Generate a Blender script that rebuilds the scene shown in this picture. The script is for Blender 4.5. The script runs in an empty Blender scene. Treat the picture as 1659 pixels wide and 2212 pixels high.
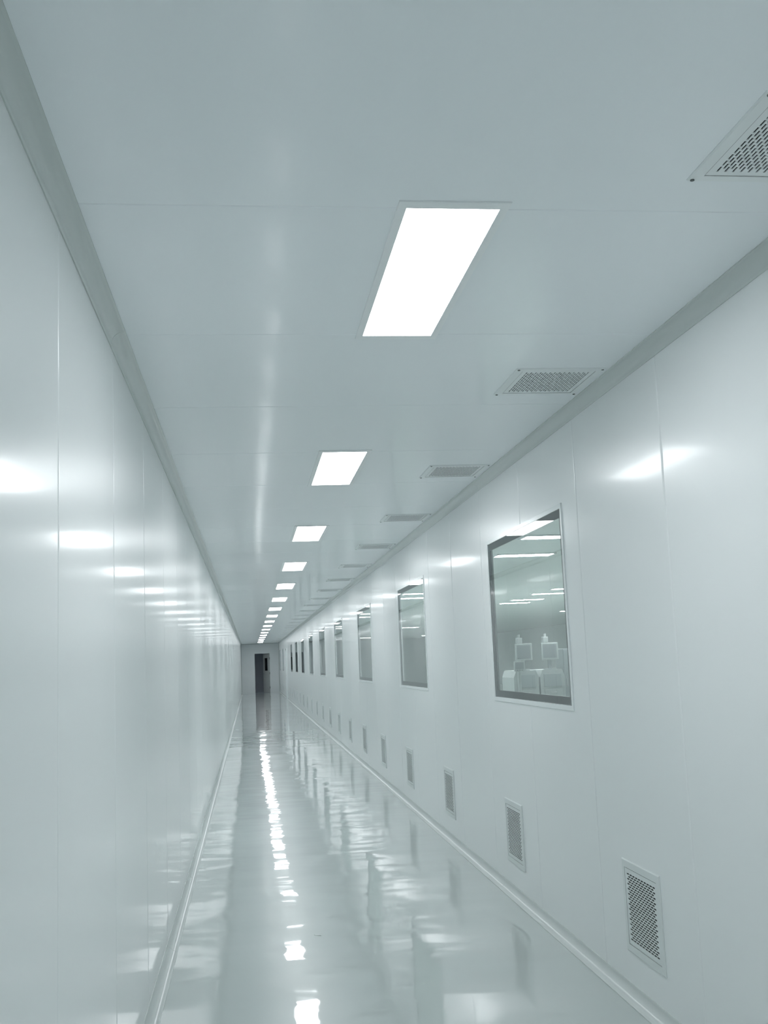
import bpy, bmesh, math, random
from mathutils import Vector, Matrix

random.seed(7)
SC = bpy.context.scene
COL = SC.collection

# ------------------------------------------------------------------ camera, world, exposure
CAM_H = 1.475                 # eye height above the corridor floor
F_PX, W_PX = 2311.66, 1659.0  # focal length in pixels for the 1659 px wide frame
YAW, PITCH, ROLL = 0.1293, 0.1378, -0.0412

def make_camera():
    cd = bpy.data.cameras.new('camera')
    cd.sensor_fit = 'HORIZONTAL'
    cd.sensor_width = 36.0
    cd.lens = 36.0 * F_PX / W_PX
    cd.clip_start, cd.clip_end = 0.02, 200
    o = bpy.data.objects.new('camera', cd)
    COL.objects.link(o)
    fwd = Vector((math.sin(YAW) * math.cos(PITCH), math.cos(YAW) * math.cos(PITCH), math.sin(PITCH)))
    right = Vector((math.cos(YAW), -math.sin(YAW), 0))
    up = right.cross(fwd)
    r2 = right * math.cos(ROLL) + up * math.sin(ROLL)
    u2 = -right * math.sin(ROLL) + up * math.cos(ROLL)
    m = Matrix((r2, u2, -fwd)).transposed().to_4x4()
    m.translation = (0, 0, CAM_H)
    o.matrix_world = m
    SC.camera = o

make_camera()
wd = bpy.data.worlds.new('world'); SC.world = wd
wd.use_nodes = True
wd.node_tree.nodes['Background'].inputs[0].default_value = (0, 0, 0, 1)
wd.node_tree.nodes['Background'].inputs[1].default_value = 0.0
SC.view_settings.view_transform = 'Standard'
SC.view_settings.look = 'None'
SC.view_settings.gamma = 1.0
SC.view_settings.use_curve_mapping = False
SC.view_settings.exposure = 0.69
SC.cycles.max_bounces = 14
SC.cycles.diffuse_bounces = 9
SC.cycles.glossy_bounces = 9
SC.cycles.transparent_max_bounces = 16
SC.cycles.sample_clamp_indirect = 6.0
SC.cycles.use_light_tree = False

LAMP_COLOR = (0.95, 0.98, 1.0)
LAMP_POWER = 10.0             # radiance of the corridor lamp diffusers
HALL_POWER = 50.0

# ------------------------------------------------------------------ layout (metres; X across, Y along, Z up)
XL, XR = -0.464, 1.605
ZC = 2.67
YB, YE = -6.0, 59.3           # corridor ends
XH, YH0, YH1 = 13.0, -6.0, 62.0   # hall behind the right wall
WT = 0.03                     # wall thickness
K = XR / 1.6225
COVE = 0.045

# ------------------------------------------------------------------ materials
def nodes(m):
    nt = m.node_tree
    return nt, nt.nodes, nt.links

def new_mat(name, color, rough=0.4, spec=0.5, coat=0.0, coat_rough=0.05, metal=0.0, bump=None, mottling=0.0, ior=1.5, ripple=None):
    m = bpy.data.materials.new(name); m.use_nodes = True
    nt, N, L = nodes(m)
    b = N['Principled BSDF']
    b.inputs['Base Color'].default_value = (*color, 1)
    b.inputs['Roughness'].default_value = rough
    b.inputs['Metallic'].default_value = metal
    b.inputs['IOR'].default_value = ior
    b.inputs['Specular IOR Level'].default_value = spec
    b.inputs['Coat Weight'].default_value = coat
    b.inputs['Coat Roughness'].default_value = coat_rough
    tc = N.new('ShaderNodeTexCoord')
    if mottling:
        n = N.new('ShaderNodeTexNoise'); n.inputs['Scale'].default_value = 1.3; n.inputs['Detail'].default_value = 4
        L.new(tc.outputs['Object'], n.inputs['Vector'])
        mr = N.new('ShaderNodeMapRange')
        mr.inputs[3].default_value = 1 - mottling; mr.inputs[4].default_value = 1 + mottling
        L.new(n.outputs['Fac'], mr.inputs[0])
        mx = N.new('ShaderNodeMix'); mx.data_type = 'RGBA'; mx.blend_type = 'MULTIPLY'
        mx.inputs[0].default_value = 1.0
        mx.inputs[6].default_value = (*color, 1)
        L.new(mr.outputs[0], mx.inputs[7])
        L.new(mx.outputs[2], b.inputs['Base Color'])
    if bump:
        prev = None
        for scale, dist, vec in bump:      # noise scale, height in metres, stretch
            mp = N.new('ShaderNodeMapping'); mp.inputs['Scale'].default_value = vec
            L.new(tc.outputs['Object'], mp.inputs['Vector'])
            n = N.new('ShaderNodeTexNoise'); n.inputs['Scale'].default_value = scale; n.inputs['Detail'].default_value = 1.5
            L.new(mp.outputs[0], n.inputs['Vector'])
            bp = N.new('ShaderNodeBump'); bp.inputs['Strength'].default_value = 1.0
            bp.inputs['Distance'].default_value = dist
            L.new(n.outputs['Fac'], bp.inputs['Height'])
            if prev is not None:
                L.new(prev.outputs['Normal'], bp.inputs['Normal'])
            prev = bp
        L.new(prev.outputs['Normal'], b.inputs['Normal'])
        L.new(prev.outputs['Normal'], b.inputs['Coat Normal'])
    if ripple:      # gentle unevenness: the normal leans a little, by a noise vector at each scale
        geo = N.new('ShaderNodeNewGeometry'); cur = geo.outputs['Normal']
        for scale, lean, vec in ripple:
            mp = N.new('ShaderNodeMapping'); mp.inputs['Scale'].default_value = vec
            L.new(tc.outputs['Object'], mp.inputs['Vector'])
            n = N.new('ShaderNodeTexNoise'); n.inputs['Scale'].default_value = scale; n.inputs['Detail'].default_value = 1.0
            L.new(mp.outputs[0], n.inputs['Vector'])
            v1 = N.new('ShaderNodeVectorMath'); v1.operation = 'SUBTRACT'; v1.inputs[1].default_value = (0.5, 0.5, 0.5)
            L.new(n.outputs['Color'], v1.inputs[0])
            v2 = N.new('ShaderNodeVectorMath'); v2.operation = 'MULTIPLY'; v2.inputs[1].default_value = (lean, lean, 0)
            L.new(v1.outputs[0], v2.inputs[0])
            v3 = N.new('ShaderNodeVectorMath'); v3.operation = 'ADD'
            L.new(cur, v3.inputs[0]); L.new(v2.outputs[0], v3.inputs[1]); cur = v3.outputs[0]
        v4 = N.new('ShaderNodeVectorMath'); v4.operation = 'NORMALIZE'; L.new(cur, v4.inputs[0])
        L.new(v4.outputs[0], b.inputs['Normal']); L.new(v4.outputs[0], b.inputs['Coat Normal'])
    return m

PANEL = (0.832, 0.859, 0.861)
M = {}
M['wall'] = new_mat('painted_wall_panel', PANEL, rough=0.29, spec=0.42, coat=0.24, coat_rough=0.11,
                    bump=[(0.9, 0.0012, (1, 1, 0.35))])
M['ceiling'] = new_mat('painted_ceiling_panel', (0.90, 0.935, 0.962), rough=0.30, spec=0.45, coat=0.30, coat_rough=0.09,
                       bump=[(0.9, 0.0010, (1, 1, 1))])
M['floor'] = new_mat('epoxy_floor', (0.49, 0.545, 0.53), rough=0.29, spec=0.5, coat=1.0, coat_rough=0.035, mottling=0.035,
                     ripple=[(2.3, 0.030, (0.45, 1, 1)), (8.0, 0.030, (0.4, 1, 1)), (0.7, 0.02, (1, 0.7, 1))])
M['cove'] = new_mat('cove_aluminium', (0.62, 0.66, 0.65), rough=0.25, spec=0.4)
M['frame'] = new_mat('white_window_frame', (0.82, 0.86, 0.86), rough=0.22, spec=0.5)
M['border'] = new_mat('dark_glass_border', (0.045, 0.055, 0.06), rough=0.35)
M['lamp_frame'] = new_mat('white_lamp_frame', (0.88, 0.90, 0.91), rough=0.35)
M['vent'] = new_mat('grey_vent_metal', (0.72, 0.76, 0.755), rough=0.35)
M['vent_top'] = new_mat('ceiling_vent_metal', (0.84, 0.87, 0.875), rough=0.38)
M['wall_slot_shade'] = new_mat('slot_shade_black', (0.006, 0.008, 0.008), rough=0.9, spec=0.1)  # near-black colour standing for the shade behind the wall slots
M['ceiling_slot_shade'] = new_mat('slot_shade_grey', (0.018, 0.022, 0.024), rough=0.8, spec=0.2)  # shade behind the ceiling slots, put in as a dark colour
M['screw'] = new_mat('dull_screw', (0.16, 0.18, 0.18), rough=0.45, metal=0.6)
M['hall_wall'] = new_mat('hall_wall_paint', (0.74, 0.78, 0.775), rough=0.45)
M['hall_floor'] = new_mat('hall_floor_epoxy', (0.6, 0.65, 0.62), rough=0.25, mottling=0.03)
M['end_wall'] = new_mat('end_wall_panel', (0.88, 0.91, 0.925), rough=0.40, spec=0.4)
M['dark_room'] = new_mat('unlit_room_paint', (0.72, 0.77, 0.83), rough=0.7)
M['leaf'] = new_mat('grey_door_paint', (0.76, 0.78, 0.77), rough=0.4)
M['steel'] = new_mat('brushed_steel', (0.55, 0.56, 0.56), rough=0.3, metal=0.9)
M['rubber'] = new_mat('black_rubber', (0.03, 0.03, 0.03), rough=0.6)
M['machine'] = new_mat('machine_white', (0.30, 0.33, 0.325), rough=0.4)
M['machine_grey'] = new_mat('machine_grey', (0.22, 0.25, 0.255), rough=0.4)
M['screen'] = new_mat('blank_screen', (0.17, 0.19, 0.195), rough=0.2)

def emission_mat(name, power):
    m = bpy.data.materials.new(name); m.use_nodes = True
    nt, N, L = nodes(m)
    N.remove(N['Principled BSDF'])
    e = N.new('ShaderNodeEmission')
    e.inputs[0].default_value = (*LAMP_COLOR, 1); e.inputs[1].default_value = power
    L.new(e.outputs[0], N['Material Output'].inputs[0])
    return m
M['diffuser'] = emission_mat('lamp_diffuser', LAMP_POWER)
M['hall_diffuser'] = emission_mat('hall_lamp_diffuser', HALL_POWER)

def glass_mat():
    m = bpy.data.materials.new('window_glass'); m.use_nodes = True
    nt, N, L = nodes(m)
    N.remove(N['Principled BSDF'])
    fr = N.new('ShaderNodeFresnel'); fr.inputs['IOR'].default_value = 2.35
    tr = N.new('ShaderNodeBsdfTransparent'); tr.inputs[0].default_value = (0.70, 0.745, 0.74, 1)
    gl = N.new('ShaderNodeBsdfGlossy'); gl.inputs['Roughness'].default_value = 0.012
    gl.inputs['Color'].default_value = (0.95, 0.97, 0.97, 1)
    mx = N.new('ShaderNodeMixShader')
    L.new(fr.outputs[0], mx.inputs[0]); L.new(tr.outputs[0], mx.inputs[1]); L.new(gl.outputs[0], mx.inputs[2])
    L.new(mx.outputs[0], N['Material Output'].inputs[0])
    return m
M['glass'] = glass_mat()

# ------------------------------------------------------------------ helpers
class BM:
    """collects shapes for ONE mesh object"""
    def __init__(s): s.b = bmesh.new()
    def quad(s, *p):
        return s.b.faces.new([s.b.verts.new(q) for q in p])
    def box(s, x0, x1, y0, y1, z0, z1, bevel=0.0, seg=2):
        t = bmesh.new()
        bmesh.ops.create_cube(t, size=1)
        for v in t.verts:
            v.co = Vector(((x0 + x1) / 2 + v.co.x * (x1 - x0), (y0 + y1) / 2 + v.co.y * (y1 - y0), (z0 + z1) / 2 + v.co.z * (z1 - z0)))
        if bevel:
            bmesh.ops.bevel(t, geom=t.edges[:], offset=bevel, segments=seg, affect='EDGES', profile=0.5)
        s.add(t)
    def add(s, t, mat=None):
        if mat is not None: t.transform(mat)
        me = bpy.data.meshes.new('tmp'); t.to_mesh(me); t.free()
        s.b.from_mesh(me); bpy.data.meshes.remove(me)
    def cyl(s, p, r, h, axis='Z', n=16, r2=None):
        t = bmesh.new()
        bmesh.ops.create_cone(t, cap_ends=True, segments=n, radius1=r, radius2=r if r2 is None else r2, depth=h)
        rot = {'Z': Matrix(), 'X': Matrix.Rotation(math.pi / 2, 4, 'Y'), 'Y': Matrix.Rotation(math.pi / 2, 4, 'X')}[axis]
        s.add(t, Matrix.Translation(p) @ rot)
    def prism(s, pts, y0, y1, closed=True):
        """profile of (x, z) points extruded along Y"""
        a = [s.b.verts.new((x, y0, z)) for x, z in pts]; c = [s.b.verts.new((x, y1, z)) for x, z in pts]
        n = len(pts)
        for i in range(n if closed else n - 1):
            j = (i + 1) % n
            s.b.faces.new((a[i], a[j], c[j], c[i]))
        if closed:
            s.b.faces.new(a[::-1]); s.b.faces.new(c)
    def build(s, name, mat, parent=None, smooth=False, angle=30, recalc=True):
        if recalc: bmesh.ops.recalc_face_normals(s.b, faces=s.b.faces[:])
        me = bpy.data.meshes.new(name); s.b.to_mesh(me); s.b.free()
        me.materials.append(mat)
        if smooth:
            me.polygons.foreach_set('use_smooth', [True] * len(me.polygons))
            me.set_sharp_from_angle(angle=math.radians(angle))
        o = bpy.data.objects.new(name, me); COL.objects.link(o)
        if parent: o.parent = parent
        return o

def empty(name, loc=(0, 0, 0), rz=0.0):
    o = bpy.data.objects.new(name, None); COL.objects.link(o)
    o.location = loc; o.rotation_euler = (0, 0, rz); o.empty_display_size = 0.1
    return o
def thing(o, label, cat, group=None):
    o['label'] = label; o['category'] = cat
    if group: o['group'] = group
    return o
def struct(o, label=None):
    o['kind'] = 'structure'
    if label: o['label'] = label
    return o
def copy_tree(o, parent=None):
    c = o.copy(); COL.objects.link(c)
    if parent: c.parent = parent
    for ch in [x for x in COL.objects if x.parent == o]:
        copy_tree(ch, c)
    return c
ORD = ['first', 'second', 'third', 'fourth', 'fifth', 'sixth', 'seventh', 'eighth', 'ninth', 'tenth', 'eleventh', 'twelfth',
       'thirteenth', 'fourteenth', 'fifteenth', 'sixteenth', 'seventeenth', 'eighteenth', 'nineteenth', 'twentieth',
       'twenty-first', 'twenty-second', 'twenty-third', 'twenty-fourth', 'twenty-fifth', 'twenty-sixth']

# ------------------------------------------------------------------ panelled surfaces
def panel_profile(u0, u1, seams, cuts, bow, groove, groove_depth, sub=8):
    """(u, depth) samples along a row of slightly bowed sheet panels with a shallow groove at every seam; depth is into the wall"""
    s = [q for q in seams if u0 + 0.02 < q < u1 - 0.02]
    edges = [u0] + s + [u1]
    out = []
    for a, b in zip(edges, edges[1:]):
        w = bow * min(max((a - 5.0) / 6.0, 0.0), 1.0) * 2.6 + bow
        k = random.uniform(0.0, w); tl = random.uniform(-0.6, 0.6) * k     # panels dish away from the room
        g = groove
        ga = 2.6 * g if a > u0 else 0.0; gb = 2.6 * g if b < u1 else 0.0
        us = sorted(set([a + ga + (b - a - ga - gb) * i / sub for i in range(sub + 1)] + [q for q in (a + ga + 0.004, b - gb - 0.004) if a > u0 or b < u1] + [c for c in cuts if a + ga + 0.006 < c < b - gb - 0.006]))
        for u in us:
            t = (u - a) / (b - a)
            out.append((u, k * (4 * t * (1 - t)) + tl * (2 * t - 1) * (4 * t * (1 - t))))
        if gb:      # rolled sheet edges either side of a narrow joint
            e = out[-1][1]
            d = groove_depth
            for q, h in ((-1.7, 0.05), (-1.0, 0.22), (-0.5, 0.60), (-0.2, 1.0), (0.2, 1.0), (0.5, 0.60), (1.0, 0.22), (1.7, 0.05)):
                out.append((b + q * g, e + h * d))
    return out

def panel_sheet(name, mat, u0, u1, v0, v1, seams, holes, place, bow, thick=None, groove=0.0048, groove_depth=0.0034):
    """grid sheet; place(u, v, d) -> xyz with d the depth into the wall; holes are (u0, u1, v0, v1)"""
    cuts = sorted({round(c, 5) for h in holes for c in h[:2]})
    vs = sorted({v0, v1} | {c for h in holes for c in h[2:]})
    prof = panel_profile(u0, u1, seams, cuts, bow, groove, groove_depth)
    m = BM()
    grid = [[m.b.verts.new(place(u, v, d)) for v in vs] for u, d in prof]
    def inside(u, v): return any(h[0] < u < h[1] and h[2] < v < h[3] for h in holes)
    for i in range(len(prof) - 1):
        um = (prof[i][0] + prof[i + 1][0]) / 2
        for j in range(len(vs) - 1):
            if inside(um, (vs[j] + vs[j + 1]) / 2): continue
            m.b.faces.new((grid[i][j], grid[i + 1][j], grid[i + 1][j + 1], grid[i][j + 1]))
    if thick:
        us = sorted({u0, u1} | set(cuts))
        for i in range(len(us) - 1):
            for j in range(len(vs) - 1):
                if inside((us[i] + us[i + 1]) / 2, (vs[j] + vs[j + 1]) / 2): continue
                m.quad(*[place(u, v, thick) for u, v in ((us[i], vs[j]), (us[i], vs[j + 1]), (us[i + 1], vs[j + 1]), (us[i + 1], vs[j]))])
        for a, b, c, d in holes:
            ring = [(a, c), (b, c), (b, d), (a, d)]
            for p, q in zip(ring, ring[1:] + ring[:1]):
                m.quad(place(*p, 0.0), place(*q, 0.0), place(*q, thick), place(*p, thick))
    return struct(m.build(name, mat, smooth=True, angle=40, recalc=False))

def seams(start, step, lo, hi):
    k0 = math.ceil((lo - start) / step)
    return [start + step * k for k in range(k0, int((hi - start) / step) + 1)]

# window openings in the right wall
WIN_Y = [5.3334 * K + 4.4901 * K * k for k in range(9)] + [51.4, 56.2]
WIN_W = 1.7723 * K
WIN_Z0, WIN_Z1 = CAM_H - 0.2935 * K, CAM_H + 0.7723 * K
win_holes = [(y + 0.02, y + WIN_W - 0.02, WIN_Z0 + 0.02, WIN_Z1 - 0.02) for y in WIN_Y]
SIDE_DOOR = (47.0, 48.1)
side_hole = (SIDE_DOOR[0], SIDE_DOOR[1], 0.0, 2.12)

floor = BM(); floor.box(XL - 0.05, XR + WT, YB - 0.1, YE + WT, -0.1, 0.0); struct(floor.build('floor', M['floor']))

panel_sheet('ceiling', M['ceiling'], YB, YE, XL - 0.02, XR + 0.02, seams(2.69, 1.108, YB, YE), [],
            lambda u, v, d: (v, u, ZC + d), 0.0004, groove=0.0030, groove_depth=0.0020)
panel_sheet('wall_left', M['wall'], YB, YE, 0.0, ZC, seams(2.72, 1.112, YB, YE), [],
            lambda u, v, d: (XL - d, u, v), 0.0006)
panel_sheet('wall_right', M['wall'], YB, YE, 0.0, ZC, seams(3.918, 1.107, YB, YE), win_holes + [side_hole],
            lambda u, v, d: (XR + d, u, v), 0.0006, thick=WT)

# end wall with its doorway, wall behind the camera
DX0, DX1, DZ = 0.246, 1.118, CAM_H + 0.68
panel_sheet('wall_end', M['end_wall'], XL, XR, 0.0, ZC, [], [(DX0, DX1, 0.0, DZ)],
            lambda u, v, d: (u, YE + d, v), 0.0, thick=0.06)
m = BM(); m.box(XL - 0.05, XR + 0.05, YB - 0.1, YB, 0, ZC); struct(m.build('wall_back', M['wall']))

# ------------------------------------------------------------------ coved trims (wall/ceiling and wall/floor)
def cove_profile(x, z, sx, sz, r=COVE, lip=0.009, t=0.0038):
    """concave quarter round in the corner (x, z) opening towards +sx, +sz, with a flat lip on both edges"""
    pts = [(t, r + lip), (t * 1.4, r + lip * 0.2)]
    n = 10
    for i in range(n + 1):
        a = math.pi + (math.pi / 2) * i / n
        pts.append((r + t + (r - 0.001) * math.cos(a), r + t + (r - 0.001) * math.sin(a)))
    pts += [(r + lip * 0.2, t * 1.4), (r + lip, t), (r + lip, 0.0002), (0.0002, 0.0002), (0.0002, r + lip)]
    return [(x + sx * a, z + sz * b) for a, b in pts]

def cove(name, x, z, sx, sz, joints, label):
    m = BM()
    cuts = [YB] + joints + [YE]
    for a, b in zip(cuts, cuts[1:]):
        m.prism(cove_profile(x, z, sx, sz), a + 0.001, b - 0.001)
    return struct(m.build(name, M['cove'], smooth=True, angle=35), label)
cove('trim_1', XL, ZC, 1, -1, [3.75, 9.75, 15.75], 'concave trim between left wall and ceiling')
cove('trim_2', XR, ZC, -1, -1, [7.2, 13.2], 'concave trim between right wall and ceiling')
cove('baseboard_left', XL, 0.0, 1, 1, [6.0, 12.0], 'concave trim between left wall and floor')
m = BM()
for a, b in ((YB, 7.0), (7.0, 13.0), (13.0, SIDE_DOOR[0] - 0.06), (SIDE_DOOR[1] + 0.06, YE)):
    m.prism(cove_profile(XR, 0.0, -1, 1), a + 0.001, b - 0.001)
struct(m.build('baseboard_right', M['cove'], smooth=True, angle=35), 'concave trim between right wall and floor')
# slim trims where the end wall meets the side walls and the ceiling
m = BM()
m.box(XL + 0.001, XL + 0.025, YE - 0.025, YE - 0.001, 0.06, ZC - 0.06, 0.006)
m.box(XR - 0.025, XR - 0.001, YE - 0.025, YE - 0.001, 0.06, ZC - 0.06, 0.006)
m.box(XL + 0.06, XR - 0.06, YE - 0.025, YE - 0.001, ZC - 0.026, ZC - 0.002, 0.006)
struct(m.build('trim_3', M['cove']), 'corner trim around the end wall')

# ------------------------------------------------------------------ windows of the right wall
def frame_ring(m, y0, y1, z0, z1, w, x0, x1, bevel=0.0015):
    """mitred flat ring in the Y-Z plane between x0 and x1"""
    o = [(y0, z0), (y1, z0), (y1, z1), (y0, z1)]
    i = [(y0 + w, z0 + w), (y1 - w, z0 + w), (y1 - w, z1 - w), (y0 + w, z1 - w)]
    b = bevel
    oo = [(y0 + b, z0 + b), (y1 - b, z0 + b), (y1 - b, z1 - b), (y0 + b, z1 - b)]
    ii = [(y0 + w - b, z0 + w - b), (y1 - w + b, z0 + w - b), (y1 - w + b, z1 - w + b), (y0 + w - b, z1 - w + b)]
    xb = x0 + b if x1 > x0 else x0 - b
    for k in range(4):
        l = (k + 1) % 4
        rings = [(o, x1), (o, xb), (oo, x0), (ii, x0), (i, xb), (i, x1), (o, x1)]
        for (ra, xa), (rb, xc) in zip(rings, rings[1:]):
            m.quad((xa, *ra[k]), (xa, *ra[l]), (xc, *rb[l]), (xc, *rb[k]))

def make_window(n, y):
    root = struct(empty(f'window_{n}', (XR, y, WIN_Z0)), f'{ORD[n-1]} dark-edged glass window in the right wall, counted from the camera')
    H = WIN_Z1 - WIN_Z0
    if n == 1:
        m = BM(); frame_ring(m, 0, WIN_W, 0, H, 0.026, -0.006, 0.012)
        f = m.build('window_frame', M['frame'], root)
        m = BM(); m.box(-0.0035, 0.0005, 0.0265, WIN_W - 0.0265, 0.0265, H - 0.0265)
        # the pane is one sheet of glass: keep only its corridor face
        for fc in [fc for fc in m.b.faces if fc.normal.x > -0.5]: m.b.faces.remove(fc)
        g = m.build('pane', M['glass'], root, recalc=False)
        m = BM(); frame_ring(m, 0.027, WIN_W - 0.027, 0.027, H - 0.027, 0.042, 0.002, 0.008, 0.001)
        b = m.build('glass_border', M['border'], root)
        make_window.proto = (f, g, b)
    else:
        for p in make_window.proto:
            c = p.copy(); COL.objects.link(c); c.parent = root
for i, y in enumerate(WIN_Y):
    make_window(i + 1, y)

# ------------------------------------------------------------------ doors
# end doorway: frame and a leaf standing open into the dark room beyond
d1 = struct(empty('door_1', ((DX0 + DX1) / 2, YE, 0)), 'grey door standing open into the dark room at the far end')
hw = (DX1 - DX0) / 2
m = BM()
m.box(-hw, -hw + 0.03, -0.008, 0.07, 0, DZ, 0.003); m.box(hw - 0.03, hw, -0.008, 0.07, 0, DZ, 0.003)
m.box(-hw + 0.03, hw - 0.03, -0.008, 0.07, DZ - 0.03, DZ, 0.003)
m.build('door_frame', M['end_wall'], d1)
LW, LH = 0.80, DZ - 0.045
ang = math.radians(64)
def leaf_pt(t):  # local leaf coords (distance from hinge, thickness, z) -> door coords
    for v in t.verts:
        u, w, z = v.co
        v.co = (hw - 0.035 - u * math.cos(ang) - w * math.sin(ang), 0.075 + u * math.sin(ang) - w * math.cos(ang), z)
    t.normal_update()
wz0, wz1 = 1.20, 1.86
m = BM()
for u0, u1, z0, z1 in ((0, LW, 0.012, wz0), (0, LW, wz1, LH), (0, 0.28, wz0, wz1), (0.56, LW, wz0, wz1)):
    m.box(u0, u1, -0.045, 0, z0, z1)
leaf_pt(m.b); lf = m.build('door_leaf', M['leaf'], d1)
m = BM()
for u0, u1, z0, z1 in ((0.265, 0.575, wz0 - 0.015, wz0 + 0.012), (0.265, 0.575, wz1 - 0.012, wz1 + 0.015), (0.265, 0.292, wz0 + 0.012, wz1 - 0.012), (0.548, 0.575, wz0 + 0.012, wz1 - 0.012)):
    m.box(u0, u1, -0.05, 0.005, z0, z1)
leaf_pt(m.b); m.build('window_frame', M['rubber'], lf)
m = BM(); m.box(0.292, 0.548, -0.026, -0.020, wz0 + 0.012, wz1 - 0.012); leaf_pt(m.b); m.build('pane', M['glass'], lf)
m = BM(); m.cyl((LW - 0.06, 0.02, 1.02), 0.009, 0.05, 'Y'); m.box(LW - 0.19, LW - 0.05, 0.038, 0.054, 1.01, 1.03, 0.004)
leaf_pt(m.b); m.build('door_handle', M['steel'], lf)
m = BM()
for z in (0.28, 1.05, 1.85): m.cyl((0.0, 0.004, z), 0.012, 0.12, 'Z')
leaf_pt(m.b); m.build('hinge', M['rubber'], d1)

# closed white door far down the right wall
d2 = struct(empty('door_2', (XR, sum(SIDE_DOOR) / 2, 0)), 'closed white door far down the right wall')
sw = (SIDE_DOOR[1] - SIDE_DOOR[0]) / 2
m = BM()
m.box(-0.03, WT, -sw - 0.05, -sw + 0.02, 0, 2.17, 0.003); m.box(-0.03, WT, sw - 0.02, sw + 0.05, 0, 2.17, 0.003)
m.box(-0.03, WT, -sw + 0.02, sw - 0.02, 2.10, 2.17, 0.003)
m.build('door_frame', M['frame'], d2)
m = BM(); m.box(0.004, 0.028, -sw + 0.024, sw - 0.024, 0.008, 2.095, 0.002); l2 = m.build('door_leaf', M['frame'], d2)
m = BM(); m.cyl((-0.018, -sw + 0.11, 1.02), 0.009, 0.044, 'X'); m.box(-0.045, -0.03, -sw + 0.10, -sw + 0.23, 1.01, 1.03, 0.004)
m.build('door_handle', M['steel'], l2)

# dark room past the end door
V0, V1, VY = XL - 0.6, XR + 0.6, YE + 2.6
YV = YE + 0.062
m = BM()
m.box(V0 - 0.1, V0, YV, VY, 0, ZC); m.box(V1, V1 + 0.1, YV, VY, 0, ZC); m.box(V0 - 0.1, V1 + 0.1, VY, VY + 0.1, 0, ZC)
struct(m.build('wall_far_room', M['dark_room']))
m = BM(); m.box(V0 - 0.1, V1 + 0.1, YE + WT, VY + 0.1, -0.1, 0.0); struct(m.build('floor_far_room', M['dark_room']))
m = BM(); m.box(V0 - 0.1, V1 + 0.1, YV, VY + 0.1, ZC, ZC + 0.1); struct(m.build('ceiling_far_room', M['dark_room']))
m = BM()
m.quad((V0, YV, 0), (XL, YV, 0), (XL, YV, ZC), (V0, YV, ZC)); m.quad((XR, YV, 0), (V1, YV, 0), (V1, YV, ZC), (XR, YV, ZC))
struct(m.build('wall_far_room_front', M['dark_room']))

# ------------------------------------------------------------------ hall behind the right wall
X0 = XR + WT + 0.002
m = BM(); m.box(X0, XH, YH0, YH1, -0.1, 0.0); struct(m.build('floor_hall', M['hall_floor']))
m = BM(); m.box(X0, XH, YH0, YH1, ZC + 0.004, ZC + 0.1); struct(m.build('ceiling_hall', M['hall_wall']))
m = BM(); m.box(XH, XH + 0.1, YH0, YH1, 0, ZC); struct(m.build('wall_hall_far', M['hall_wall']))
m = BM(); m.box(X0, XH, YH0 - 0.1, YH0, 0, ZC); struct(m.build('wall_hall_front', M['hall_wall']))
m = BM(); m.box(X0, XH, YH1, YH1 + 0.1, 0, ZC); struct(m.build('wall_hall_back', M['hall_wall']))

# ------------------------------------------------------------------ ceiling lamps
def lamp_parts(root, lx, ly, ex, ey, t, diff):
    """flat panel lamp hanging t below its base: white frame with a glowing diffuser"""
    m = BM()
    o = [(-lx / 2, -ly / 2), (lx / 2, -ly / 2), (lx / 2, ly / 2), (-lx / 2, ly / 2)]
    i = [(-ex / 2, -ey / 2), (ex / 2, -ey / 2), (ex / 2, ey / 2), (-ex / 2, ey / 2)]
    for k in range(4):
        l = (k + 1) % 4
        rings = [(o, 0.002), (o, -t + 0.002), ([(x * 0.993, y * 0.998) for x, y in o], -t), (i, -t), (i, -t + 0.0025)]
        for (ra, za), (rb, zb) in zip(rings, rings[1:]):
            m.quad((*ra[k], za), (*ra[l], za), (*rb[l], zb), (*rb[k], zb))
    m.quad(*[(x, y, -0.0005) for x, y in o])
    m.build('frame', M['lamp_frame'], root)
    m = BM(); m.quad(*[(x, y, -t + 0.0015) for x, y in i]); dq = m.build('diffuser', diff, root, recalc=False)
    return root

LX, LY0, LP = 0.5698, 2.6805 + 1.1229 / 2, 3.3245
lamp = lamp_parts(empty('ceiling_light', (LX, LY0, ZC)), 0.304, 1.205, 0.2543, 1.1229, 0.0045, M['diffuser'])
for k in list(range(17)) + [-1, -2]:  # negative steps: unseen lamps added behind the camera to lighten the near ceiling
    o = lamp if k == 0 else copy_tree(lamp)
    o.location = (LX, LY0 + LP * k, ZC)
    where = ['', 'unseen, added farthest behind the camera', 'unseen, added overhead just behind the camera'][k] if k < 0 else 'large and closest to the camera' if k == 0 else ('last before the end wall' if k == 16 else f'{ORD[k]} in the row from the camera')
    thing(o, f'glowing white rectangular ceiling panel light, {where}', 'ceiling light', 'panel lights along the corridor ceiling')

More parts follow.
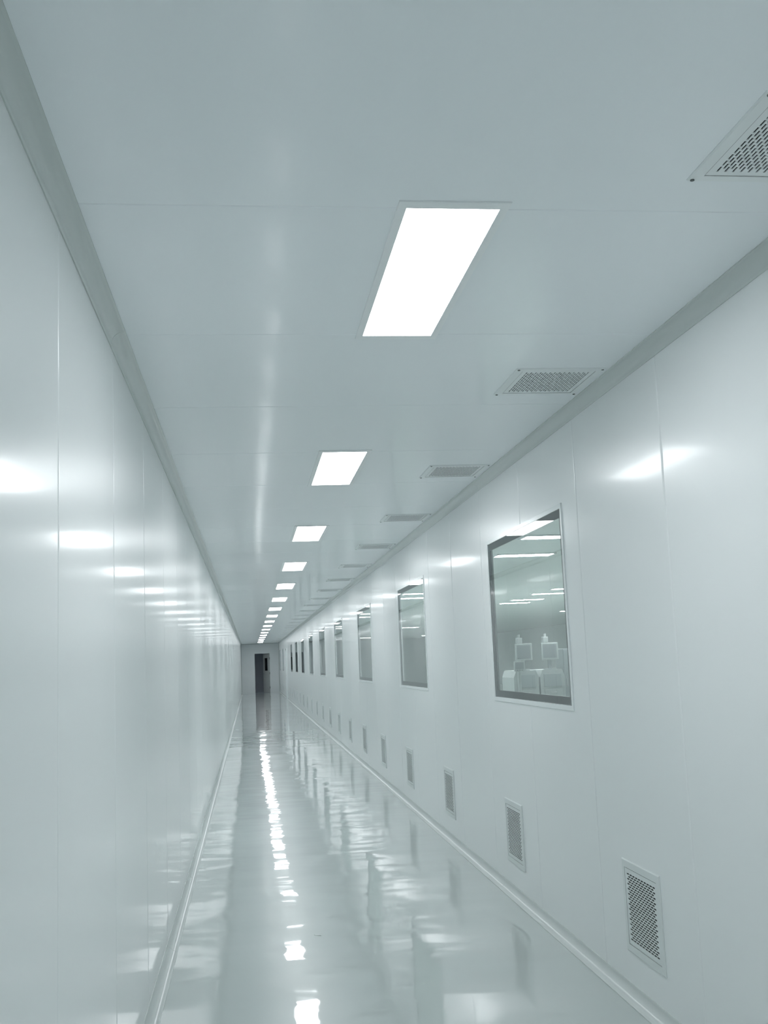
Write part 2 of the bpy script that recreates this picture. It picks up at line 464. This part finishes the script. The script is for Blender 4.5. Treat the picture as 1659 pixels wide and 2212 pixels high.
rows = [(2.82, 3.50, [10.65, 12.55, 19.4, 20.8, 27.0, 29.0, 36.0, 38.0]), (5.62, 6.32, [10.0, 14.0, 19.4, 20.8, 22.85, 24.15, 33.0, 40.0, 48.0, 55.0]), (8.85, 9.55, [12.0, 22.0, 29.86, 46.0, 55.0])]  # besides the visible strips, extra unseen ones are added to brighten the hall
hl = None
for r, (xa, xb, ys) in enumerate(rows):
    for k, y in enumerate(ys):
        if hl is None:
            hl = lamp_parts(empty('hall_light'), xb - xa + 0.05, 0.30, xb - xa, 0.25, 0.014, M['hall_diffuser']); o = hl
        else:
            o = copy_tree(hl)
        o.location = ((xa + xb) / 2 + {12.55: 0.15, 24.15: 0.12, 22.85: 0.08}.get(y, 0.0), y, ZC + 0.003)
        rn = ['row nearest windows', 'the middle row', 'row farthest from windows'][r]
        thing(o, f'strip light on the hall ceiling behind the glass, {ORD[k]} in {rn}', 'ceiling light', 'strip lights in the hall behind the windows')

# ------------------------------------------------------------------ perforated vents
VU, VV, GU, GV = 0.437, 0.388, 0.333, 0.272
def vent_meshes(root, metal, shade_mat, screws, t=0.007, slot=(0.0064, 0.0300)):
    """built in the local X (long side) / Y (short side) plane facing +Z"""
    iu, iv = 0.372, 0.322
    m = BM()
    o = [(-VU / 2, -VV / 2), (VU / 2, -VV / 2), (VU / 2, VV / 2), (-VU / 2, VV / 2)]
    o2 = [(x - math.copysign(0.004, x), y - math.copysign(0.004, y)) for x, y in o]
    i = [(-iu / 2, -iv / 2), (iu / 2, -iv / 2), (iu / 2, iv / 2), (-iu / 2, iv / 2)]
    for k in range(4):
        l = (k + 1) % 4
        rings = [(o, -0.002), (o, t - 0.003), (o2, t), (i, t), (i, 0.0005)]
        for (ra, za), (rb, zb) in zip(rings, rings[1:]):
            m.quad((*ra[k], za), (*ra[l], za), (*rb[l], zb), (*rb[k], zb))
    fr = m.build('frame', metal, root)
    # face plate with staggered slots, 27 rows
    pu, pv = iu / 2 - 0.0022, iv / 2 - 0.0022
    (NR, NS), (sw_, sl) = (27, 10), slot
    rp, sp = GV / (NR - 1), GU / NS
    m = BM(); z1, z0 = t - 0.0015, t - 0.0045
    def rect(a, b, c, d): m.quad((a, c, z1), (b, c, z1), (b, d, z1), (a, d, z1))
    top = GV / 2 + rp / 2
    rect(-pu, pu, top, pv); rect(-pu, pu, -pv, -top)
    for r in range(NR):
        v = GV / 2 - r * rp
        rect(-pu, pu, v + sw_ / 2, v + rp / 2); rect(-pu, pu, v - rp / 2, v - sw_ / 2)
        n = NS if r % 2 == 0 else NS - 1
        cs = [(q - (n - 1) / 2) * sp for q in range(n)]
        e = [-pu] + [x for c in cs for x in (c - sl / 2, c + sl / 2)] + [pu]
        for q in range(0, len(e), 2): rect(e[q], e[q + 1], v - sw_ / 2, v + sw_ / 2)
        for c in cs:
            a, b, lo, hi = c - sl / 2, c + sl / 2, v - sw_ / 2, v + sw_ / 2
            ring = [(a, lo), (b, lo), (b, hi), (a, hi)]
            for p, q in zip(ring, ring[1:] + ring[:1]):
                m.quad((*p, z1), (*q, z1), (*q, z0), (*p, z0))
    m.build('grille', metal, root, recalc=False)
    m = BM(); m.quad((-iu / 2, -iv / 2, 0.0008), (iu / 2, -iv / 2, 0.0008), (iu / 2, iv / 2, 0.0008), (-iu / 2, iv / 2, 0.0008))  # flat dark sheet on the surface, its colour imitates shade behind the slots
    m.build('shade_backing', shade_mat, root)
    if screws:
        for x in (-0.2085, 0.2085):
            for y in (-0.183, 0.183):
                m = BM(); m.cyl((x, y, t + 0.001), 0.0055, 0.003, 'Z', 12); m.build('screw', M['screw'], root)
    return root

VP, VY0 = 2.2232 * K, 4.3189 * K + 0.4337 * K / 2
VZ = CAM_H - (1.2998 + 0.9078) / 2 * K
vent = vent_meshes(empty('wall_vent'), M['vent'], M['wall_slot_shade'], False)
n_v = 0
for k in range(25):
    y = VY0 + VP * k
    if y > YE - 0.4: break
    o = vent if k == 0 else copy_tree(vent)
    # local X -> +Y, local Y -> +Z, local Z -> -X
    o.matrix_world = Matrix(((0, 0, -1, XR), (-1, 0, 0, y), (0, 1, 0, VZ), (0, 0, 0, 1)))
    where = 'largest and closest to the camera' if k == 0 else f'{ORD[k]} along from the camera'
    thing(o, f'grey slotted return vent low on the right wall, {where}', 'vent', 'slotted vents low on the right wall')
CVX, CVY0, CVP = (1.1559 + 1.5223) / 2, 2.0642 + 0.21, 2.2174
cvent = vent_meshes(empty('ceiling_vent'), M['vent_top'], M['ceiling_slot_shade'], True, 0.0050, (0.0056, 0.0278))
for k in range(26):
    y = CVY0 + CVP * k
    if y > YE - 0.4: break
    o = cvent if k == 0 else copy_tree(cvent)
    o.matrix_world = Matrix(((0, 1, 0, CVX), (1, 0, 0, y), (0, 0, -1, ZC), (0, 0, 0, 1)))
    where = 'nearest, cut off by the photo edge' if k == 0 else f'{ORD[k]} along from the camera'
    thing(o, f'perforated grille in the ceiling by the right wall, {where}', 'vent', 'perforated grilles along the ceiling')

# ------------------------------------------------------------------ machines in the hall, seen through the first window
def machine(x, y, label, w=0.38):
    r = thing(empty('inspection_machine', (x, y, 0)), label, 'machine', 'white machines in the hall')
    m = BM(); m.prism([(-w / 2 - 0.05, 0.10), (w / 2 + 0.05, 0.10), (w / 2 + 0.05, 1.05), (w / 2, 1.18), (-w / 2, 1.18), (-w / 2 - 0.05, 1.05)], -0.05, 0.9)
    body = m.build('cabinet', M['machine'], r)
    m = BM(); m.box(-w / 2 + 0.02, w / 2 - 0.02, -0.066, -0.05, 0.86, 1.10, 0.004); m.build('front_panel', M['machine_grey'], r)
    m = BM(); m.box(-w / 2 + 0.02, w / 2 - 0.02, -0.066, -0.05, 0.16, 0.82, 0.004); dr = m.build('door', M['machine'], r)
    m = BM(); m.box(-0.06, 0.06, -0.085, -0.07, 0.74, 0.765, 0.005); m.build('handle', M['steel'], dr)
    m = BM(); m.box(-0.03, 0.03, 0.08, 0.13, 1.18, 1.40); m.box(-0.10, 0.10, 0.03, 0.20, 1.18, 1.20, 0.004); m.build('stand', M['machine_grey'], r)
    m = BM(); m.box(-0.165, 0.165, 0.03, 0.08, 1.365, 1.685, 0.008); mon = m.build('monitor', M['machine'], r)
    m = BM(); m.box(-0.132, 0.132, 0.024, 0.032, 1.40, 1.655); m.build('screen', M['screen'], mon)
    m = BM(); m.box(-0.10, 0.0, 0.10, 0.22, 1.685, 1.80, 0.01); m.cyl((-0.05, 0.16, 1.83), 0.025, 0.06); m.build('lamp_head', M['machine'], r)
    for sx in (-1, 1):
        m = BM(); m.box(sx * (w / 2 - 0.03) - 0.03, sx * (w / 2 - 0.03) + 0.03, -0.02, 0.04, 0, 0.10); m.build('leg', M['rubber'], r)
    return r
machine(5.17, 20.0, 'white machine with a square monitor on top, left one behind the nearest window')
machine(5.68, 20.0, 'white machine with a square monitor on top, right one behind the nearest window')
r = thing(empty('control_stand', (4.975, 19.6, 0)), 'low white control screen on a stand, left of the machines behind the nearest window', 'control panel')
m = BM(); m.box(-0.12, 0.12, 0.0, 0.22, 0.0, 0.03, 0.005); m.build('base', M['machine_grey'], r)
m = BM(); m.cyl((0, 0.11, 0.60), 0.03, 1.14); m.build('post', M['machine'], r)
m = BM(); m.box(-0.10, 0.10, 0.04, 0.10, 1.17, 1.36, 0.008); hmi = m.build('display', M['machine'], r)
m = BM(); m.box(-0.078, 0.078, 0.034, 0.042, 1.215, 1.335); m.build('screen', M['screen'], hmi)
for k in range(3):
    m = BM(); m.cyl((-0.045 + 0.045 * k, 0.036, 1.192), 0.009, 0.012, 'Y', 12); m.build('button', M['rubber'], hmi)
r = thing(empty('storage_cabinet', (6.12, 20.1, 0)), 'dark grey cabinet at the right edge of the nearest window, beside the machines', 'cabinet')
m = BM(); m.box(-0.17, 0.17, 0.0, 0.5, 0.06, 1.56, 0.008); m.build('body', M['machine_grey'], r)
m = BM(); m.box(-0.16, 0.16, -0.018, 0.0, 0.08, 1.54, 0.004); dr = m.build('door', M['machine_grey'], r)
m = BM(); m.box(-0.13, -0.11, -0.04, -0.02, 0.85, 1.0, 0.004); m.build('handle', M['steel'], dr)
m = BM(); m.box(-0.16, 0.16, 0.02, 0.48, 0.0, 0.06); m.build('plinth', M['rubber'], r)

# ------------------------------------------------------------------ a tiny sliver lying on the floor
m = BM(); m.box(-0.022, 0.022, -0.0018, 0.0018, 0.0, 0.0014, 0.0005)
o = m.build('paper_sliver', new_mat('pale_sliver', (0.85, 0.88, 0.87), rough=0.4))
o.location = (0.335, 6.13, 0.0004); o.rotation_euler = (0, 0, math.radians(-32))
thing(o, 'tiny pale sliver lying on the glossy floor beside the lamp reflections', 'scrap')
